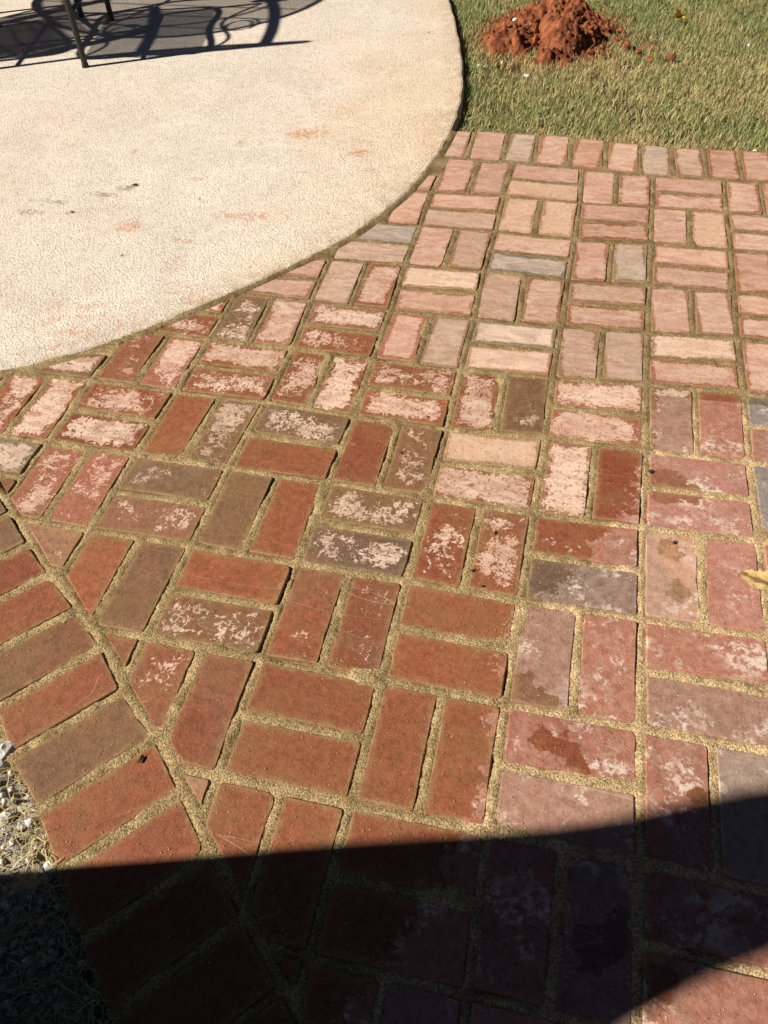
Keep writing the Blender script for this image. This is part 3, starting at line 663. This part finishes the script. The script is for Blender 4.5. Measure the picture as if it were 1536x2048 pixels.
# fallen leaves
def leaf_mesh(name, L, W, mat, seed, curl=.3, ragged=.2):
    r = np.random.default_rng(seed); nu, nv = 13, 7; V = []; F = []
    for a in range(nu):
        u = a/(nu-1); wd = W*(math.sin(math.pi*u**.8)**.8)+.0008
        for b in range(nv):
            v = 2*b/(nv-1)-1; e = 1+(ragged*r.normal() if abs(v) == 1 else 0)
            V.append(((u-.5)*L, v*wd*e, .003+curl*abs(v)**1.6*wd+.5*L*(u-.5)**2*curl+.0013*r.normal()))
    for a in range(nu-1):
        for b in range(nv-1): k = a*nv+b; F.append((k, k+1, k+nv+1, k+nv))
    return mesh(name, V, F, mat, True)
def leaf_material(name, c1, c2, c3):
    t = NT(name); O = t.oco(); o = t.xyz(O); n = t.noise(O, 90, 4, .6)
    d = t.add(t.math('ABSOLUTE', o[1]), t.mul(t.sub(n, .5), .02))
    col = t.mix(t.ss(n, .35, .65), c1, c2); col = t.mix(t.ss(d, .002, .008, .9, 0), col, c3)
    return t.done(col, .6, t.bump(n, .4, .002), .3)
M_LEAF1 = leaf_material('fallen_leaf_tan', (.66, .52, .22), (.50, .36, .13), (.17, .07, .03)); M_LEAF2 = leaf_material('fallen_leaf_yellow', (.72, .47, .02), (.66, .40, .03), (.10, .045, .02))
M_DARK = plain('dead_plant_scrap', (.06, .035, .02), .8, .4, 80)
def leaf(x, y, z, rz, L, W, mat, label, seed, curl=.3, stalk=True, tilt=(0, 0)):
    e = empty('fallen_leaf', (x, y, z), rz); e.rotation_euler = (tilt[0], tilt[1], rz)
    obj('blade', leaf_mesh('leaf_blade', L, W, mat, seed, curl), e)
    if stalk: obj('stalk', mesh('leaf_stalk', *tube([(L*.42, 0, .012), (L*.55, .002, .016), (L*.66, .008, .012)], [.0012, .0010, .0009], 6), M_DARK), e)
    return tag(e, label, 'leaf', 'fallen leaves')
leaf(.216, -1.640, .0005, -.36, .088, .021, M_LEAF1, 'curled tan leaf with brown middle lying on the right-hand bricks', 5, .14)
leaf(.111, 1.55, -.012, .9, .060, .021, M_LEAF2, 'bright yellow leaf lying on the lawn right of the mound', 6, .9, False, (.5, .1))
def scrap(x, y, z, rz, L, label, seed, cat='leaf scrap', grp='dark plant scraps on the paving'):
    r = np.random.default_rng(seed)
    a, b = lumpy(1, seed, 1, .5); V1 = [(v[0]*L*.35, v[1]*L*.2, v[2]*L*.08+.002) for v in a]
    V2, F2 = tube([(-L*.2, 0, .002), (L*.2, .1*L, .004), (L*.55, -.05*L+r.normal()*.1*L, .002)], [.0010, .0009, .0005], 5)
    o = obj('plant_scrap', mesh('plant_scrap', *merge([(V1, b), (V2, F2)]), M_DARK), None, (x, y, z), rz); return tag(o, label, cat, grp)
scrap(.009, -1.382, .001, .6, .022, 'dark curled scrap on the joint at the wet edge', 11)
scrap(-.289, -1.614, .001, 1.2, .014, 'small dark ring-like scrap in a pale patch on a red brick', 12)
scrap(-.319, -1.716, .001, .2, .016, 'dark twig scrap across a joint below the ring-like scrap', 13)
scrap(-.486, -1.296, .001, 2.2, .010, 'tiny dark scrap on a joint beside a white-hazed brick', 14)
scrap(-.52, -1.423, .001, .9, .016, 'dark scrap lying on the dark brown brick with lacy haze', 15)
scrap(-.788, -2.203, .001, 1.5, .018, 'dark curled scrap on the orange border brick', 16)
scrap(-.295, -1.75, .001, .4, .010, 'tiny dark scrap by a joint near the wet edge', 17)
scrap(.055, -1.572, .001, 1.0, .014, 'dark scrap in the wet stain on a tan brick', 18)
scrap(-1.654, -.338, .003, .2, .026, 'largest brown scrap on the concrete at the end of a dirt streak', 19)
scrap(-1.776, -.543, .003, .1, .016, 'brown scrap on the concrete below the dirt streak', 20)
scrap(-1.40, -.40, .003, 1.1, .012, 'small dark scrap alone on the concrete between clay marks', 21)
scrap(-1.50, -.76, .003, 1.1, .012, 'small reddish scrap on the concrete near the brick curve', 22)
scrap(-.955, 1.20, .003, .4, .016, 'dark scrap far up the concrete near the lawn edge', 23)

# ------------------------------------------------------------------ patio table and chairs (mostly beyond the frame; legs and shadows show)
M_METAL = plain('charcoal_metal', (.020, .020, .021), .45, .3, 120, .2, .0006, .4)
M_GLASS = sheer('tinted_glass', (.05, .05, .05), .62, .05); M_SLING = sheer('mesh_sling', (.05, .048, .045), .26, .8); M_BACK = sheer('back_mesh', (.05, .048, .045), .08, .8)
def chair(loc, rz, label):
    e = empty('patio_chair', loc, rz); tag(e, label, 'chair', 'patio chairs round the table')
    for sx in (-1, 1):
        obj('leg', mesh('leg', *tube([(sx*.27, -.27, 0), (sx*.27, -.27, .02), (sx*.27, -.268, .43)], [.016, .013, .013], 8), M_METAL), e)
        obj('leg', mesh('leg', *tube([(sx*.27, .32, 0), (sx*.27, .32, .02), (sx*.27, .315, .42), (sx*.27, .30, .60)], [.016, .013, .013, .012], 8), M_METAL), e)
        arm = spline([(sx*.27, -.30, .645), (sx*.275, -.12, .66), (sx*.285, .10, .655), (sx*.285, .29, .635), (sx*.28, .345, .60), (sx*.275, .33, .565)], 5)
        obj('armrest', mesh('armrest', *tube(arm, [.020]+[.030]*(len(arm)-2)+[.016], 8, .4), M_METAL), e)
        sc_ = [(sx*.272, .02+.085*math.cos(a)*(1-.05*a), .535+.075*math.sin(a)*(1-.05*a)) for a in np.linspace(0, 8.2, 26)]
        obj('scroll', mesh('scroll', *tube(sc_, .006, 6), M_METAL), e)
        s2 = spline([(sx*.272, -.27, .43), (sx*.272, -.14, .50), (sx*.272, .10, .46), (sx*.272, .30, .60)], 6)
        obj('arm_brace', mesh('arm_brace', *tube(s2, .007, 6), M_METAL), e)
    sf = spline([(-.27, -.27, .43), (0, -.275, .42), (.27, -.27, .43), (.27, .02, .415), (.265, .30, .425), (0, .33, .42), (-.265, .30, .425), (-.27, .02, .415)], 4, True)
    obj('seat_frame', mesh('seat_frame', *tube(sf, .012, 8, 1, True), M_METAL), e)
    bf = spline([(-.27, -.27, .42), (-.275, -.30, .66), (-.262, -.325, .80), (-.18, -.335, .868), (0, -.34, .885), (.18, -.335, .868), (.262, -.325, .80), (.275, -.30, .66), (.27, -.27, .42)], 5)
    obj('back_frame', mesh('back_frame', *tube(bf, .014, 8), M_METAL), e)
    for k in (-1, 1): obj('back_slat', mesh('back_slat', *tube([(k*.15, -.275, .42), (k*.152, -.30, .66), (k*.12, -.337, .875)], .007, 6), M_METAL), e)
    for k in range(5): obj('back_rail', mesh('back_rail', *tube([(-.262, -.285-.012*k, .47+.085*k), (0, -.315-.010*k, .465+.085*k), (.262, -.285-.012*k, .47+.085*k)], .006, 6), M_METAL), e)
    obj('stretcher', mesh('stretcher', *tube([(-.27, .02, .20), (.27, .02, .20)], .008, 6), M_METAL), e)
    for sx in (-1, 1): obj('side_stretcher', mesh('side_stretcher', *tube([(sx*.27, -.27, .20), (sx*.27, .32, .20)], .008, 6), M_METAL), e)
    V = [(x, y, .425-.03*(1-(x/.26)**2)*(1-((y-.02)/.32)**2)) for x in np.linspace(-.258, .258, 9) for y in np.linspace(-.265, .31, 9)]
    F = [(a*9+b, a*9+b+1, a*9+b+10, a*9+b+9) for a in range(8) for b in range(8)]
    obj('seat_sling', mesh('seat_sling', V, F, M_SLING, True), e)
    V = [(x*(1-.10*(h**4)), -.275-.06*h-.03*(1-(x/.26)**2)*math.sin(math.pi*h), .44+.42*h) for x in np.linspace(-.255, .255, 9) for h in np.linspace(0, 1, 9)]
    obj('back_sling', mesh('back_sling', V, F, M_BACK, True), e)
    return e
TC = np.array((-3.06, 1.36)); fdir = math.radians(15); L1 = np.array((-2.326, .635))
def place(rz): return
ca, sa = math.cos(fdir), math.sin(fdir); cpos = L1-np.array((.27*ca+.27*sa, .27*sa-.27*ca))
chair((cpos[0], cpos[1], .002), fdir, 'dark metal patio chair whose rear leg stands at top left on the concrete')
rel = cpos-TC
for a, lb in ((-60, 'dark metal patio chair left of the nearest chair, seen only by its shadow'), (96, 'dark metal patio chair beyond the table to the right of the nearest chair'), (168, 'dark metal patio chair on the far side of the table')):
    A = math.radians(a); k = 1.0 if a < 0 else 1.12
    p_ = TC+k*np.array((rel[0]*math.cos(A)-rel[1]*math.sin(A), rel[0]*math.sin(A)+rel[1]*math.cos(A))); chair((p_[0], p_[1], .002), fdir+A, lb)
tab = empty('patio_table', (TC[0], TC[1], .002)); tag(tab, 'round glass-topped patio table with dark metal frame at top left', 'table')
rt = .75; m = 64
V = [(rt*math.cos(2*math.pi*k/m), rt*math.sin(2*math.pi*k/m), z) for z in (.714, .722) for k in range(m)]
F = [tuple(range(m))[::-1], tuple(range(m, 2*m))]+[(k, (k+1) % m, m+(k+1) % m, m+k) for k in range(m)]
obj('glass_top', mesh('glass_top', V, F, M_GLASS), tab)
obj('rim', mesh('rim', *tube([((rt+.010)*math.cos(2*math.pi*k/m), (rt+.010)*math.sin(2*math.pi*k/m), .718) for k in range(m)], .013, 8, 1, True), M_METAL), tab)
for k in range(4):
    a = math.radians(-15.8+90*k); c, s = math.cos(a), math.sin(a)
    pth = spline([(.42*c, .42*s, 0), (.40*c, .40*s, .20), (.34*c, .34*s, .42), (.42*c, .42*s, .60), (.62*c, .62*s, .702)], 5)
    obj('leg', mesh('leg', *tube(pth, .014, 8), M_METAL), tab)
for k in range(-4, 5):  # bars added under the glass for the shadow lines they cast
    yb = k*.15; xb_ = math.sqrt(rt*rt-yb*yb)-.01
    obj('shadow_bar', mesh('shadow_bar', *tube([(-xb_, yb, .704), (0, yb, .700), (xb_, yb, .704)], .006, 6), M_METAL), tab)
obj('shadow_ring', mesh('shadow_ring', *tube([(.60*math.cos(2*math.pi*k/48), .60*math.sin(2*math.pi*k/48), .690) for k in range(48)], .009, 6, 1, True), M_METAL), tab)  # ring added below the top to thicken the table's shadow
obj('stretcher_ring', mesh('stretcher_ring', *tube([(.36*math.cos(2*math.pi*k/32), .36*math.sin(2*math.pi*k/32), .36) for k in range(32)], .008, 6, 1, True), M_METAL), tab)

# ------------------------------------------------------------------ the person beside the camera whose shadow crosses the bricks
M_SKIN = plain('skin', (.42, .22, .15), .55, .08, 30, .1, .0005); M_DRESS = plain('dark_cotton', (.03, .035, .05), .9, .25, 60, .3, .002); M_HAIR = plain('brown_hair', (.05, .028, .015), .6, .4, 200, .6, .002)
FEET = np.array((-1.186, -2.883))
def skin_body():
    J = {'pel': ((0, 0, .92), .13), 'spi': ((0, 0, 1.10), .12), 'che': ((0, 0, 1.28), .125), 'nec': ((0, .0, 1.42), .055), 'hea': ((0, .015, 1.52), .078), 'top': ((0, .01, 1.63), .062)}
    E = [('pel', 'spi'), ('spi', 'che'), ('che', 'nec'), ('nec', 'hea'), ('hea', 'top')]
    for s, n_ in ((-1, 'l'), (1, 'r')):
        J.update({'hip'+n_: ((s*.09, 0, .86), .085), 'kne'+n_: ((s*.095, .02, .48), .055), 'ank'+n_: ((s*.095, -.01, .09), .036), 'toe'+n_: ((s*.11, .15, .035), .032),
                  'sho'+n_: ((s*.15, 0, 1.36), .05), 'elb'+n_: ((s*.21, -.02, 1.08), .038), 'wri'+n_: ((s*.23, .03, .84), .026), 'pal'+n_: ((s*.235, .04, .78), .022)})
        E += [('pel', 'hip'+n_), ('hip'+n_, 'kne'+n_), ('kne'+n_, 'ank'+n_), ('ank'+n_, 'toe'+n_), ('che', 'sho'+n_), ('sho'+n_, 'elb'+n_), ('elb'+n_, 'wri'+n_), ('wri'+n_, 'pal'+n_)]
        for f in range(5):
            o = (f-2)*.016; ln = (.05, .075, .08, .075, .06)[f]
            J['fa%d%s' % (f, n_)] = ((s*.24, .04+o*.9, .76-ln*.6), .009); J['fb%d%s' % (f, n_)] = ((s*.236, .045+o, .76-ln), .007)
            E += [('pal'+n_, 'fa%d%s' % (f, n_)), ('fa%d%s' % (f, n_), 'fb%d%s' % (f, n_))]
    ks = list(J); me = bpy.data.meshes.new('person'); me.from_pydata([J[k][0] for k in ks], [(ks.index(a), ks.index(b)) for a, b in E], [])
    me.materials.append(M_SKIN); o = obj('person', me, None, (FEET[0], FEET[1], -.06), math.radians(28))
    md = o.modifiers.new('skin', 'SKIN'); sv = me.skin_vertices[0].data
    for k, v in zip(ks, sv): v.radius = (J[k][1], J[k][1]*(.75 if k in ('pel', 'spi', 'che') else 1))
    sv[0].use_root = True; o.modifiers.new('sub', 'SUBSURF').levels = 1; o.modifiers['sub'].render_levels = 2
    return o
person = tag(skin_body(), 'person out of view, in a dark dress shaped to cast the shadow on the nearest bricks', 'person')
secs = [(.16, .31, .335), (.38, .30, .300), (.60, .27, .250), (.82, .23, .200), (1.00, .19, .155), (1.10, .175, .132), (1.19, .18, .117), (1.30, .185, .110), (1.37, .16, .102), (1.41, .10, .085), (1.45, .06, .065)]  # unseen dress, its widths shaped to give the foreground shadow its outline
V = []; F = []; m = 32
for z, a, b in secs:
    for k in range(m):
        q = 2*math.pi*k/m; fold = 1+.05*math.sin(q*9)*max(0, (1.0-z))
        V.append((a*math.cos(q)*fold, b*math.sin(q)*fold, z))
for r_ in range(len(secs)-1):
    for k in range(m): F.append((r_*m+k, r_*m+(k+1) % m, (r_+1)*m+(k+1) % m, (r_+1)*m+k))
obj('dress', mesh('dress', V, F, M_DRESS, True), person)
V = []; F = []
for z, a, b in [(1.28, .085, .05), (1.36, .118, .08), (1.46, .118, .098), (1.55, .112, .105), (1.62, .095, .092), (1.66, .05, .05), (1.67, .01, .01)]:
    for k in range(24): q = 2*math.pi*k/24; V.append((a*math.cos(q), b*math.sin(q)*(1 if math.sin(q) < 0 else .55)-.03, z))
for r_ in range(6):
    for k in range(24): F.append((r_*24+k, r_*24+(k+1) % 24, (r_+1)*24+(k+1) % 24, (r_+1)*24+k))
obj('hair', mesh('hair', V, F, M_HAIR, True), person)
